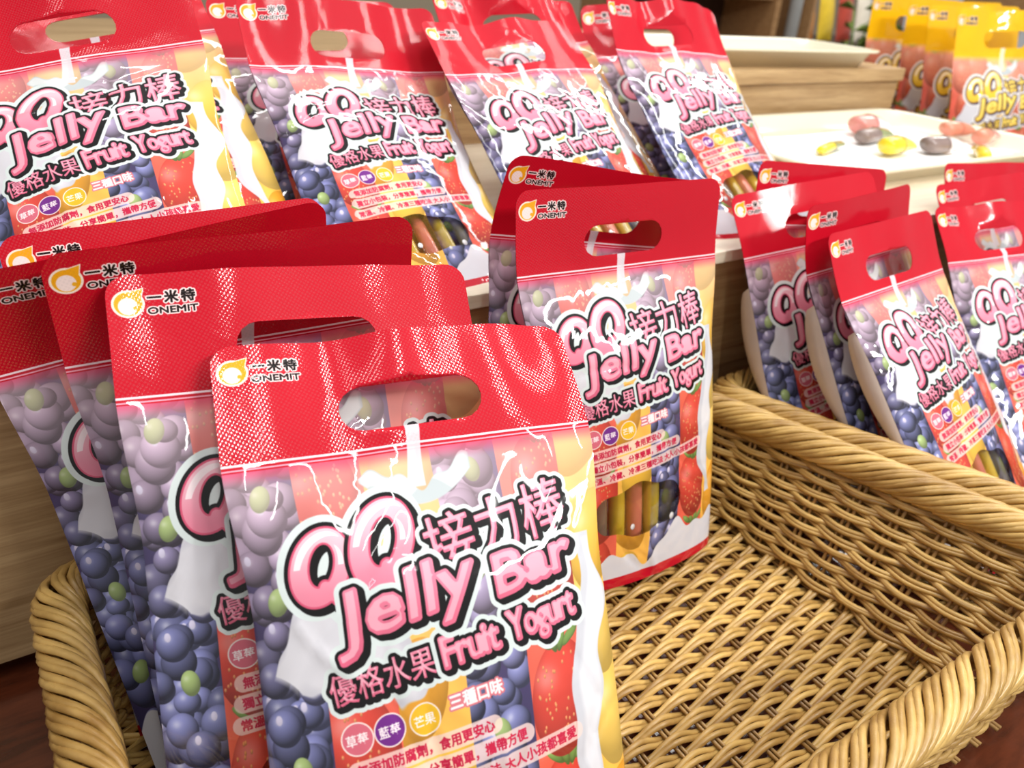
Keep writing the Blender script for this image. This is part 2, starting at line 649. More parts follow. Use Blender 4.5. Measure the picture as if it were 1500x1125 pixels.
    # ---- title ---------------------------------------------------------
    def qshape(cx, cy, rx, ry, tilt):
        k = S * A.SS
        pad = .09
        x0 = int((cx - rx - pad) * S)
        y0 = int((cy - ry - pad) * S)
        w = int((2 * rx + 2 * pad) * S) * A.SS
        h = int((2 * ry + 2 * pad) * S) * A.SS
        Y, X = np.mgrid[0:h, 0:w]
        x = (X + .5) / k + x0 / S - cx
        y = (Y + .5) / k + y0 / S - cy
        c, n = math.cos(tilt), math.sin(tilt)
        p, q = x * c + y * n, -x * n + y * c
        p = p - .22 * q
        ring = ((p / rx) ** 2 + (q / ry) ** 2 < 1) & (((p - .002) / (rx * .36)) ** 2 + ((q - .004) / (ry * .50)) ** 2 > 1)
        ax, ay, bx, by = rx * .20, -ry * .45, rx * 1.02, -ry * .93
        dx, dy = bx - ax, by - ay
        t = np.clip(((p - ax) * dx + (q - ay) * dy) / (dx * dx + dy * dy), 0, 1)
        tail = (p - ax - t * dx) ** 2 + (q - ay - t * dy) ** 2 < (rx * .20 + .05 * rx * t) ** 2
        return ring | tail, x0, y0
    B = .0
    for (cx, cy, rx, ry) in ((.186, 1.088, .078, .098), (.350, 1.122, .086, .114)):
        M, x0, y0 = qshape(cx, cy, rx, ry, -.10)
        k = S * A.SS
        O = A.dilate(M, .012 * k)
        A.paste(A.dilate(O, .016 * k), x0, y0, pal['halo'])
    for (cx, cy, rx, ry) in ((.186, 1.088, .078, .098), (.350, 1.122, .086, .114)):
        M, x0, y0 = qshape(cx, cy, rx, ry, -.10)
        k = S * A.SS
        O = A.dilate(M, .010 * k)
        o = int(.008 * k)
        Sh = O.copy()
        Sh[:-o, o:] |= O[o:, :-o]
        A.paste(Sh, x0, y0, pal['edge'])
        h, w = M.shape[0] // 2, M.shape[1] // 2
        A.paste(M, x0, y0, pal['fill_lo'])
        t = smooth(.22, .80, np.linspace(0, 1, h, dtype=np.float32))[:, None, None]
        g = np.asarray(pal['fill_mid'], np.float32) * (1 - t) + np.asarray(pal['shine'], np.float32) * t
        core = ~A.dilate(~M, .0055 * k)
        A.paste(core, x0, y0, np.broadcast_to(g, (h, w, 3)))
        c2 = ~A.dilate(~M, .013 * k)
        o = int(.012 * k)
        c3 = c2.copy()
        c3[:-o, o:] &= ~c2[o:, :-o]
        hh = np.linspace(0, 1, c3.shape[0])[:, None]
        A.paste(c3 & (hh > .5), x0, y0, (255, 246, 247), .8)

    def title(body, u, v, size, rot, width, bold, ol, halo, sh, shear=0.):
        T = A.place(body, u, v, size, rot, shear, width=width)
        M, x0, y0 = A.raster(T, int((bold + ol + halo + sh) * S) + 6)
        A.bubble(M, x0, y0, bold, ol, halo, sh, pal)
    rr = math.radians
    title('接力棒', .468, 1.030, .152, rr(9), .420, .0026, .0085, .011, .011, .06)
    title('優格水果', .172, .762, .080, rr(8), .275, .0014, .0092, .011, .010)
    title('Fruit', .470, .802, .106, rr(8), .160, .0062, .0090, .012, .010)
    title('Yogurt', .662, .830, .106, rr(8), .212, .0062, .0090, .012, .010)
    title('Jelly', .205, .895, .168, rr(11), .375, .0088, .0085, .013, .011, .20)
    title('Bar', .642, .948, .138, rr(9), .240, .0092, .0085, .013, .011, .10)

    # flavour dots, strap line, three lines of small print
    for (x, y, c, t) in ((.222, .677, (214, 104, 122), '草莓'), (.306, .684, (112, 38, 132), '藍莓'), (.399, .692, (236, 184, 40), '芒果')):
        for r, cc in ((.0420, (246, 232, 226)), (.0385, c)):
            A.blob(lambda u, v: r - np.sqrt((u - x) ** 2 + ((v - y) * 1.05) ** 2), (x - .06, x + .06, y - .06, y + .06), cc, 1.3)
        A.simple(t, x - .028, y - .016, .030, (250, 240, 240), rr(6), width=.056, bold=.0006)
    A.simple('三種口味', .470, .702, .040, (252, 236, 236), rr(6), width=.150, bold=.0015, outline=.0045, ocol=(214, 120, 130))
    for (t, u, v, w) in (('無添加防腐劑，食用更安心', .214, .588, .372), ('獨立小包裝，分享簡單，攜帶方便', .208, .534, .470),
                         ('常溫、冷藏、冷凍三種吃法 大人小孩都喜愛', .200, .478, .632)):
        a = rr(6.4)
        ca, sa = math.cos(a), math.sin(a)

        def bar(uu, vv):
            p = (uu - u) * ca + (vv - v) * sa
            q = -(uu - u) * sa + (vv - v) * ca - .012
            return .0235 - np.sqrt(np.clip(np.abs(p - w / 2) - w / 2 - .0, 0, 1) ** 2 + q * q)
        A.blob(bar, (u - .05, u + w + .06, v - .06, v + .16), (246, 214, 206), 1.5, .80)
        A.simple(t, u, v, .0315, (196, 26, 66), a, width=w, bold=.0013)
    out = np.empty((A.h, A.w, 4), np.float32)
    out[..., :3] = np.clip(A.rgb, 0, 1)
    out[..., 3] = 1 - .88 * winm * (V < .5)
    return out



def make_image(name, arr):
    h, w = arr.shape[:2]
    im = bpy.data.images.new(name, w, h, alpha=True)
    im.alpha_mode = 'CHANNEL_PACKED'
    im.pixels.foreach_set(np.ascontiguousarray(arr, np.float32).ravel())
    im.update()
    im.pack()
    return im


def print_mat(name, img, emboss=False, crinkle=.5, window=False, rough=.5):
    m, nt, b = new_mat(name)
    uv = N(nt, 'ShaderNodeUVMap')
    uv.uv_map = 'print'
    it = N(nt, 'ShaderNodeTexImage')
    it.image = img
    it.interpolation = 'Cubic' if not emboss else 'Linear'
    it.extension = 'EXTEND'
    nt.links.new(uv.outputs['UV'], it.inputs['Vector'])
    nt.links.new(it.outputs['Color'], b.inputs['Base Color'])
    b.inputs['Roughness'].default_value = rough
    b.inputs['Coat Weight'].default_value = 1.0
    b.inputs['Coat Roughness'].default_value = .045
    b.inputs['Specular IOR Level'].default_value = .12
    mp = N(nt, 'ShaderNodeMapping')
    mp.inputs['Scale'].default_value = (1.0, HV, 1)
    nt.links.new(uv.outputs['UV'], mp.inputs['Vector'])
    oi = N(nt, 'ShaderNodeObjectInfo')
    ml = N(nt, 'ShaderNodeMath', operation='MULTIPLY')
    ml.inputs[1].default_value = 40
    nt.links.new(oi.outputs['Random'], ml.inputs[0])
    n1 = N(nt, 'ShaderNodeTexNoise', noise_dimensions='4D')
    n1.inputs['Scale'].default_value = 3.6
    n1.inputs['Detail'].default_value = 2
    n1.inputs['Roughness'].default_value = .45
    n1.inputs['Distortion'].default_value = 1.2
    nt.links.new(mp.outputs['Vector'], n1.inputs['Vector'])
    nt.links.new(ml.outputs[0], n1.inputs['W'])
    bp = N(nt, 'ShaderNodeBump')
    bp.inputs['Strength'].default_value = crinkle
    bp.inputs['Distance'].default_value = .012
    nt.links.new(n1.outputs['Fac'], bp.inputs['Height'])
    last = bp
    if emboss:
        mp2 = N(nt, 'ShaderNodeMapping')
        mp2.inputs['Scale'].default_value = (108, 108 * HV, 1)
        mp2.inputs['Rotation'].default_value = (0, 0, .6)
        nt.links.new(uv.outputs['UV'], mp2.inputs['Vector'])
        vo = N(nt, 'ShaderNodeTexVoronoi', voronoi_dimensions='2D')
        vo.inputs['Scale'].default_value = 1
        vo.inputs['Randomness'].default_value = .12
        nt.links.new(mp2.outputs['Vector'], vo.inputs['Vector'])
        b2 = N(nt, 'ShaderNodeBump')
        b2.inputs['Strength'].default_value = .085
        b2.inputs['Distance'].default_value = .0006
        nt.links.new(vo.outputs['Distance'], b2.inputs['Height'])
        nt.links.new(last.outputs['Normal'], b2.inputs['Normal'])
        last = b2
        mr = N(nt, 'ShaderNodeMapRange')          # glossy raised dots on a satin ground
        mr.inputs['From Min'].default_value = .27
        mr.inputs['From Max'].default_value = .42
        mr.inputs['To Min'].default_value = 1.0
        mr.inputs['To Max'].default_value = .03
        nt.links.new(vo.outputs['Distance'], mr.inputs['Value'])
        nt.links.new(mr.outputs['Result'], b.inputs['Coat Weight'])
        b.inputs['Coat Roughness'].default_value = .10
        b.inputs['Coat IOR'].default_value = 1.8
    nt.links.new(last.outputs['Normal'], b.inputs['Coat Normal'])
    nt.links.new((bp if emboss else last).outputs['Normal'], b.inputs['Normal'])
    if window:
        nt.links.new(it.outputs['Alpha'], b.inputs['Alpha'])
    return m


IMG_RED = make_image('pouch_print', paint(1000))
IMG_YEL = make_image('yellow_pouch_print', paint(420, True))
M_FILM = print_mat('pouch_film', IMG_RED, crinkle=.17, window=True)
M_HEAD = print_mat('pouch_header', IMG_RED, emboss=True, crinkle=.07)
M_FILM_Y = print_mat('yellow_pouch_film', IMG_YEL, crinkle=.35)
M_HEAD_Y = print_mat('yellow_pouch_header', IMG_YEL, crinkle=.3)
M_SIDE = plain('pouch_side_fold', (198, 180, 168), rough=.3, coat=1.0, bump=.3, scale=60, vary=.08)
M_GUSSET = plain('pouch_gusset', (206, 14, 40), rough=.3, coat=1.0, bump=.3, scale=40)

# ----------------------------------------------------------------------------
# the shop fitting
# ----------------------------------------------------------------------------
SH1, SH2 = .237, .338          # shelf heights above the basket floor
RY1, RY2 = .550, 1.060         # faces of the two risers

t = empty('display_stand', (.6, .54, -.014))
t.location = (0, 0, 0)
box('lower_riser', M_RISER, -1.2, 1.69, RY1, RY1 + .018, .004, SH1 - .013, t)
box('lower_shelf', M_SHELF, -1.2, 1.69, RY1 - .008, RY2 + .02, SH1 - .013, SH1, t)
box('upper_riser', M_RISER, -1.2, 1.69, RY2, RY2 + .018, SH1, SH2 - .024, t)
box('upper_shelf', M_RISER, -1.2, 1.69, RY2 - .010, 1.75, SH2 - .024, SH2, t)
box('end_panel', M_RISER, 1.672, 1.69, RY2 + .018, 1.75, SH1, SH2 - .024, t)
box('support', M_DARK, -1.2, 1.68, .62, .66, -.014, SH1 - .013, t)
tag(t, 'stepped oak display stand with two pale shelves behind the baskets', 'display stand')

blk = box('side_plinth', M_RISER, 1.71, 2.38, .6, 1.7, -.014, .03)
tag(blk, 'low oak plinth under the yellow pouches', 'plinth')
YZ = .03
tab = empty('display_table', (.6, .4, -.77))
tab.location = (0, 0, 0)
box('tabletop', M_TABLE, -1.2, 2.4, -.16, 1.8, -.054, -.014, tab, bevel=.004)
for x in (-1.1, 2.3):
    for y in (-.1, 1.7):
        box('leg', M_TABLE, x - .04, x + .04, y - .04, y + .04, -.77, -.054, tab, bevel=.003)
tag(tab, 'glossy dark red-brown table under the wicker baskets', 'table')

M_FLOOR = plain('shop_floor', (150, 136, 118), rough=.3, vary=.08, scale=2)
M_WALL = plain('shop_wall', (186, 170, 146), rough=.7, vary=.05, scale=2)
tag(box('floor', M_FLOOR, -4, 9, -3, 6.5, -.80, -.77, bevel=0), 'beige shop floor', kind='structure')
tag(box('wall_back', M_WALL, -4, 9, 6.4, 6.5, -.77, 2.6, bevel=0), 'beige shop back wall', kind='structure')

# ----------------------------------------------------------------------------
# pouches
# ----------------------------------------------------------------------------


def stadium(cx, cy, w, h, n=9):
    r = h / 2
    pts = []
    for k in range(n):
        a = -math.pi / 2 + math.pi * k / (n - 1)
        pts.append((cx + w / 2 - r + r * math.cos(a), cy + r * math.sin(a)))
    for k in range(n):
        a = math.pi / 2 + math.pi * k / (n - 1)
        pts.append((cx - w / 2 + r + r * math.cos(a), cy + r * math.sin(a)))
    return pts


SLOT = (0., 1.474 * BW, .39 * BW, .126 * BW)


def in_slot(x, y, g=0.):
    cx, cy, w, h = SLOT
    r = h / 2
    dx = np.maximum(np.abs(x - cx) - (w / 2 - r), 0)
    return np.hypot(dx, y - cy) < r + g


def sheet2d(step):
    """flat pouch sheet, triangulated, with rounded top corners and the handle slot cut out"""
    hw, rc = BW / 2, .012
    nx = max(4, int(round(BW / step)))
    out = []
    for i in range(nx + 1):
        out.append((-hw + BW * i / nx, 0.))
    ny = max(4, int(round(HL / step)))
    for i in range(1, ny + 1):
        out.append((hw, HL * i / ny))
    iHR = len(out) - 1
    nh = max(2, int((BH - HL - rc) / step))
    for i in range(1, nh + 1):
        out.append((hw, HL + (BH - rc - HL) * i / nh))
    for k in range(1, 6):
        a = math.pi / 2 * k / 6
        out.append((hw - rc + rc * math.cos(a), BH - rc + rc * math.sin(a)))
    for i in range(nx + 1):
        out.append((hw - rc - (BW - 2 * rc) * i / nx, BH))
    for k in range(1, 6):
        a = math.pi / 2 + math.pi / 2 * k / 6
        out.append((-hw + rc + rc * math.cos(a), BH - rc + rc * math.sin(a)))
    for i in range(nh, 0, -1):
        out.append((-hw, HL + (BH - rc - HL) * i / nh))
    for i in range(ny, 0, -1):
        out.append((-hw, HL * i / ny))
        if i == ny:
            iHLl = len(out) - 1
    pts = list(out)
    edges = [(i, (i + 1) % len(out)) for i in range(len(out))]
    sl = stadium(*SLOT)
    n0 = len(pts)
    pts += sl
    edges += [(n0 + i, n0 + (i + 1) % len(sl)) for i in range(len(sl))]
    # header line
    n1 = len(pts)
    mid = [(-hw + BW * i / nx, HL) for i in range(1, nx)]
    pts += mid
    chain = [iHLl] + list(range(n1, n1 + len(mid))) + [iHR]
    edges += list(zip(chain[:-1], chain[1:]))
    y = step * .9
    row = 0
    while y < BH - step * .5:
        x = -hw + step * (.75 if row % 2 else .45)
        while x < hw - step * .4:
            if abs(y - HL) > step * .5 and not in_slot(x, y, step * .5):
                if not (y > BH - rc and abs(x) > hw - rc):
                    pts.append((x, y))
            x += step
        y += step * .92
        row += 1
    v, e, f, *_ = delaunay_2d_cdt([Vector(p) for p in pts], edges, [], 0, 1e-6)
    V = np.array([(p.x, p.y) for p in v])
    F = np.array([t for t in f if len(t) == 3])
    c = V[F].mean(1)
    keep = ~in_slot(c[:, 0], c[:, 1], -1e-4)
    cor = (np.abs(c[:, 0]) > hw - rc) & (c[:, 1] > BH - rc) & (np.hypot(np.abs(c[:, 0]) - hw + rc, c[:, 1] - BH + rc) > rc)
    F = F[keep & ~cor]
    # face winding: counter-clockwise seen from the front
    a, b, d = V[F[:, 0]], V[F[:, 1]], V[F[:, 2]]
    ar = (b[:, 0] - a[:, 0]) * (d[:, 1] - a[:, 1]) - (b[:, 1] - a[:, 1]) * (d[:, 0] - a[:, 0])
    F[ar < 0] = F[ar < 0][:, ::-1]
    F = F[np.abs(ar) > 1e-10]
    return V, F


SHEET = {'fine': sheet2d(.0030), 'coarse': sheet2d(.0075)}


def ss(a, b, x):
    t = np.clip((x - a) / (b - a), 0, 1)
    return t * t * (3 - 2 * t)



def bag_shape(x, v, side, p):
    """flat sheet point -> local 3D point of the filled pouch. side +1 front, -1 back, 0 mid-plane"""
    hw = BW / 2
    un = x / hw
    T = p['T']
    body = ss(0, 1, (HL + .004 - v) / .085)
    cross = np.clip(1 - un ** 2, 0, 1) ** .70
    low = 1 - .22 * np.clip(1 - v / .10, 0, 1) ** 2
    puff = T * body * low * cross
    rs = np.random.RandomState(p['seed'])
    off = side * (puff * .5 + .0003)
    # shallow dents and pleats in the film
    film = ss(.0, .03, HL - v) * np.clip(1 - un ** 2, 0, 1) ** .3
    w = np.zeros_like(x)
    for k in range(7):
        fx, fy = rs.uniform(-60, 60), rs.uniform(-45, 45)
        w += rs.uniform(.4, 1) * np.sin(fx * x + fy * v + rs.uniform(0, 6.28) + 1.2 * np.sin(fy * .7 * x + 9))
    off = off + side * film * w * .00042 * p['wr']
    pl = np.zeros_like(x)
    for k in range(3):
        pl += rs.uniform(.5, 1) * np.sin(rs.uniform(90, 190) * x + rs.uniform(0, 6.28))
    off = off + side * np.exp(-((HL - .012 - v) / .028) ** 2) * ss(-.002, .012, HL - v) * pl * .0006 * p['wr']
    for k in range(12):                     # sharp creases
        cx, cy = rs.uniform(-hw, hw) * .95, rs.uniform(.03, HL)
        a = rs.normal(math.pi / 2, .55)
        L, wd = rs.uniform(.015, .06), rs.uniform(.0014, .0032)
        dx, dy = x - cx, v - cy
        s_ = dx * math.cos(a) + dy * math.sin(a)
        d_ = -dx * math.sin(a) + dy * math.cos(a) + 6 * s_ * s_
        off = off + side * film * rs.choice([-1, 1]) * .0017 * p['wr'] * np.exp(-np.abs(d_) / wd) * np.exp(-(s_ / L) ** 2)
    # centre line of the pouch
    tb = np.linspace(0, BH, 160)
    la = p['lean'] + p['hb'] * ss(HL - .03, HL + .035, tb) + p.get('bow', 0.) * (tb / BH - .5)
    dl = (tb[1] - tb[0]) * np.where(tb[:-1] < .09, 1 - p.get('sink', 0.) / .09, 1.)     # a slumped lower end
    ly = np.concatenate([[0], np.cumsum(np.sin(la[:-1]) * dl)])
    lz = np.concatenate([[0], np.cumsum(np.cos(la[:-1]) * dl)])
    Y, Z, LA = np.interp(v, tb, ly), np.interp(v, tb, lz), np.interp(v, tb, la)
    hwave = ss(HL - .05, BH, v)
    ww = p['wave'] * hwave * (np.sin(un * p['wk'] + p['wp']) + .45 * np.sin(un * p['wk'] * 2.1 + p['wp'] * 2.3)) + p.get('curl', 0.) * hwave * un ** 2
    ww = ww + p.get('fold', 0.) * hwave * np.clip(un - .45, 0, 1) ** 1.5
    off = off + ww
    LAo = LA * ss(0, .09, v)
    X = x * (1 - .075 * body * T / .045)
    Y = Y - off * np.cos(LAo)
    Z = Z + off * np.sin(LAo)
    r = p['roll']
    X, Z = X - math.sin(r) * Z, Z + math.sin(r) * x * np.clip(v / .12, 0, 1)
    return np.stack([X, Y, Z], -1)




BAGS = {}


def vnorm(P, F):
    n = np.cross(P[F[:, 1]] - P[F[:, 0]], P[F[:, 2]] - P[F[:, 0]])
    out = np.zeros_like(P)
    for k in range(3):
        np.add.at(out, F[:, k], n)
    return out / (np.linalg.norm(out, axis=1)[:, None] + 1e-12)


def sub_mesh(name, P, Nn, F, UV, mat):
    used, inv = np.unique(F, return_inverse=True)
    G = inv.reshape(F.shape)
    me = mesh_from(name, P[used], G)
    uvl = me.uv_layers.new(name='print')
    li = np.empty(len(me.loops), np.int32)
    me.loops.foreach_get('vertex_index', li)
    uvl.data.foreach_set('uv', UV[used][li].astype(np.float32).ravel())
    me.normals_split_custom_set_from_vertices([tuple(n) for n in Nn[used].tolist()])
    me.materials.append(mat)
    return me


def pouch(name, key, label, x, y, z, yaw, lean, roll=0., hb=0., T=.042, seed=1, wave=.0016, wk=4., wp=0., wr=1., bow=0., curl=0., fold=0., sink=0., res='coarse',
          mats=None, group=None, scale=1.0, side_fold=False):
    p = dict(lean=lean, roll=roll, hb=hb, T=T, seed=seed, wave=wave, wk=wk, wp=wp, wr=wr, bow=bow, curl=curl, fold=fold, sink=sink)
    film, head = mats or (M_FILM, M_HEAD)
    V, F = SHEET[res]
    root = empty(name, (x, y, z), yaw)
    root.scale = (scale,) * 3
    cen = V[F].mean(1)
    hd = cen[:, 1] > HL
    UV = np.stack([V[:, 0] / BW + .5, V[:, 1] / BH], -1)
    hv, hf, hn, hu = [], [], [], []
    n = 0
    for side, nm in ((1, 'front_film'), (-1, 'back_film')):
        P = bag_shape(V[:, 0], V[:, 1], side, p)
        Fs = F if side > 0 else F[:, ::-1]
        Nn = vnorm(P, Fs)
        link(nm, sub_mesh(nm, P, Nn, Fs[~hd], UV, film), root)
        hv.append(P); hf.append(Fs[hd] + n); hn.append(Nn); hu.append(UV)
        n += len(P)
    link('handle_header', sub_mesh('handle_header', np.concatenate(hv), np.concatenate(hn), np.concatenate(hf), np.concatenate(hu), head), root)
    # folded bottom gusset between the two sheets
    xs = np.linspace(-BW / 2, BW / 2, 25)
    f = bag_shape(xs, np.zeros_like(xs), 1, p)
    b = bag_shape(xs, np.zeros_like(xs), -1, p)
    mid = (f + b) / 2
    mid[:, 2] += .004
    me = mesh_from('bottom_gusset', np.concatenate([f, mid, b]),
                   [(i, i + 1, 25 + i + 1, 25 + i) for i in range(24)] + [(25 + i, 25 + i + 1, 50 + i + 1, 50 + i) for i in range(24)])
    link('bottom_gusset', me, root, M_GUSSET)
    if side_fold:
        vv = np.linspace(.11, HL - .030, 16)
        e = bag_shape(np.full_like(vv, -BW / 2), vv, 0, p)
        bl = np.sin(np.pi * (vv - .11) / (HL - .140)) ** .5
        q1 = e + np.stack([-.0055 * bl, .010 * bl, 0 * vv], -1)
        q2 = e + np.stack([-.001 * bl, .024 * bl, 0 * vv], -1)
        n_ = len(vv)
        me = mesh_from('side_fold', np.concatenate([e, q1, q2]), [(k * n_ + i, k * n_ + i + 1, (k + 1) * n_ + i + 1, (k + 1) * n_ + i) for k in range(2) for i in range(n_ - 1)])
        link('side_fold', me, root, M_SIDE)
    tag(root, label, 'snack pouch', group)
    BAGS[key] = (root, p)
    return root


G1 = 'jelly pouches in the near basket'
G2 = 'jelly pouches in the neighbouring basket'
G3 = 'jelly pouches on the lower shelf'
RED = 'red-handled jelly pouch '
# standing in the near basket, front to back
pouch('jelly_pouch', 'A', RED + 'at the front of the stack, its whole title in view', 0.139, 0.180, 0.010, -0.241, 0.565, 0.008, 0.229, bow=0.30, sink=-0.020, T=0.044, seed=11, wave=.0034, wk=4.6, wp=.9, res='fine', fold=-.014, wr=1.1, group=G1)
pouch('jelly_pouch', 'B', RED + 'second in the stack, right behind the front one', 0.106, 0.264, 0.006, -0.150, 0.471, -0.053, 0.071, bow=0.28, sink=-0.026, T=0.034, seed=12, wave=.0026, wk=3.6, wp=2., res='fine', group=G1)
pouch('jelly_pouch', 'C', RED + 'third in the stack, header bent upright behind the second', 0.121, 0.328, 0.006, -0.087, 0.314, 0.028, -0.190, bow=-0.61, sink=-0.030, T=.040, seed=13, wave=.0012, wk=2.5, wp=.3, res='fine', group=G1)
pouch('jelly_pouch', 'D', RED + 'fourth in the stack beside the oak riser, leaning outward', 0.120, 0.376, 0.004, 0.001, 0.291, 0.116, -0.295, bow=-0.65, sink=-0.025, T=0.034, seed=14, wave=.0012, wk=2.2, wp=1.3, group=G1)
pouch('jelly_pouch', 'E', RED + 'last in the stack, only its header edge above the fourth', 0.117, 0.432, 0.003, -0.050, 0.339, 0.049, -0.005, bow=0.00, sink=-0.007, T=0.022, seed=15, wave=.0012, wk=2.4, wp=2., group=G1)
pouch('jelly_pouch', 'F', RED + 'standing alone over bare wicker with its lower end in view', 0.434, 0.403, 0.007, -0.089, 0.302, -0.003, -0.273, bow=0.24, sink=-0.003, T=0.046, seed=21, wave=.0024, wk=2.6, wp=1.2, res='fine', wr=1.0, group=G1)
pouch('jelly_pouch', 'G', RED + 'half hidden behind the one standing alone in the basket', 0.393, 0.444, 0.003, -0.109, 0.291, -0.153, -0.513, bow=-0.01, sink=-0.014, T=0.024, seed=22, wave=.003, wk=2.0, wp=.4, group=G1)
# lying back on the lower shelf
pouch('jelly_pouch', 'H', RED + 'on the shelf, fully lit, above the stack in the near basket', 0.081, 0.569, SH1, -0.185, 0.858, 0.174, -0.138, bow=-0.35, sink=0.022, T=.040, seed=31, wave=.004, wk=3., wp=.6, res='fine', group=G3, wr=1.2)
pouch('jelly_pouch', 'H2', RED + 'peeping out behind the fully lit shelf pouch', 0.141, 0.640, SH1, -0.044, 0.925, 0.155, -0.005, bow=-0.05, sink=0.007, T=.034, seed=32, group=G3)
pouch('jelly_pouch', 'I', RED + 'on the shelf with glare across its handle header', 0.330, 0.576, SH1, 0.024, 0.886, -0.049, -0.170, bow=-0.53, sink=0.024, T=0.038, seed=33, wave=.004, wk=4., wp=2.4, wr=1.6, res='fine', group=G3)
pouch('jelly_pouch', 'I2', RED + 'in the dark gap behind the shelf pouch with glare', 0.309, 0.664, SH1, -0.114, 0.950, 0.003, -0.319, bow=-0.22, sink=0.019, T=.034, seed=34, group=G3)
pouch('jelly_pouch', 'J', RED + 'on the shelf, its lower half hidden by basket pouches', 0.525, 0.572, SH1, 0.092, 0.828, 0.014, 0.131, bow=-0.21, sink=0.048, T=.042, seed=35, wave=.005, wk=4.4, wp=.2, wr=1.5, group=G3)
pouch('jelly_pouch', 'J2', RED + 'with crumpled header behind the half hidden shelf pouch', .584, .650, SH1 + .004, -.04, .94, .02, -.25, T=.034, seed=36, wave=.011, wk=4.6, wp=1.1, wr=1.6, group=G3)
pouch('jelly_pouch', 'K', RED + 'squeezed behind the last shelf pouch beside the trays', 0.776, 0.645, SH1, -0.094, 0.923, 0.022, -0.381, bow=-0.39, sink=0.014, T=.034, seed=37, wave=.005, wk=3.4, wp=2.2, wr=1.4, group=G3)
pouch('jelly_pouch', 'L', RED + 'on the shelf next to the candy tray, header creased', 0.753, 0.583, SH1, 0.051, 0.819, -0.030, -0.095, bow=-0.40, sink=0.023, T=.042, seed=38, wave=.007, wk=5., wp=.5, wr=1.8, group=G3)
# in the neighbouring basket
pouch('jelly_pouch', 'M', RED + 'rearmost in the other basket, just below the candy tray', 0.752, 0.431, 0.003, -0.119, 0.438, -0.094, -0.231, bow=0.00, sink=0.002, T=0.024, seed=41, group=G2)
pouch('jelly_pouch', 'N', RED + 'nearest the oak riser in the other basket, side folded in', 0.748, 0.362, 0.001, -0.115, 0.471, 0.081, 0.307, bow=-0.55, sink=-0.012, T=0.030, seed=42, wave=.003, wk=3., wp=1., side_fold=True, group=G2, wr=1.3)
pouch('jelly_pouch', 'O', RED + 'wedged behind the frontmost pouch of the other basket', 0.778, 0.308, 0.003, 0.095, 0.565, 0.007, -0.294, bow=-0.20, sink=-0.011, T=0.026, seed=43, wave=.003, wk=2.6, wp=2., side_fold=True, group=G2, wr=1.3)
pouch('jelly_pouch', 'P', RED + 'frontmost in the other basket, leaning far back', 0.783, 0.238, 0.004, 0.089, 0.708, -0.001, -0.236, bow=0.04, sink=-0.015, T=0.040, seed=44, wave=.004, wk=3.4, wp=.2, wr=1.5, res='fine', side_fold=True, group=G2)
pouch('jelly_pouch', 'Q', RED + 'beside the frontmost pouch of the other basket, handle bent open', 0.974, 0.250, 0.001, -0.125, 0.620, -0.014, 0.316, bow=-0.64, sink=-0.016, T=.042, seed=45, wave=.006, wk=4., wp=.8, wr=1.5, group=G2)
pouch('jelly_pouch', 'Q2', RED + 'middle of three behind one another in the other basket', 1.091, 0.375, 0.003, -0.057, 0.505, 0.028, 0.041, bow=0.01, sink=0.019, T=.036, seed=46, wave=.003, group=G2)
pouch('jelly_pouch', 'Q3', RED + 'rearmost of three behind one another in the other basket', 1.119, 0.420, 0.003, -0.086, 0.445, -0.042, -0.051, bow=-0.00, sink=0.019, T=0.024, seed=47, wave=.003, group=G2)

# yellow pouches past the tray
GY = 'yellow-handled pouches past the candy tray'
YEL = 'yellow-handled pouch with orange fruit print '
pouch('yellow_jelly_pouch', 'Y1', YEL + 'next to the oak step', 1.955, 1.19, YZ, -.28, .12, .0, .0, T=.05, seed=51, mats=(M_FILM_Y, M_HEAD_Y), scale=1.3, group=GY, wave=.004)
pouch('yellow_jelly_pouch', 'Y2', YEL + 'second from the oak step', 1.965, 1.09, YZ, -.32, .12, .03, .0, T=.05, seed=52, mats=(M_FILM_Y, M_HEAD_Y), scale=1.3, group=GY, wave=.004)
pouch('yellow_jelly_pouch', 'Y3', YEL + 'third from the oak step, handle folded open', 1.90, .985, YZ, -.26, .16, .03, .1, T=.05, seed=53, mats=(M_FILM_Y, M_HEAD_Y), scale=1.3, group=GY, wave=.006)
pouch('yellow_jelly_pouch', 'Y4', YEL + 'fourth from the oak step', 1.86, .885, YZ, -.3, .2, .02, .1, T=.05, seed=54, mats=(M_FILM_Y, M_HEAD_Y), scale=1.3, group=GY, wave=.006)


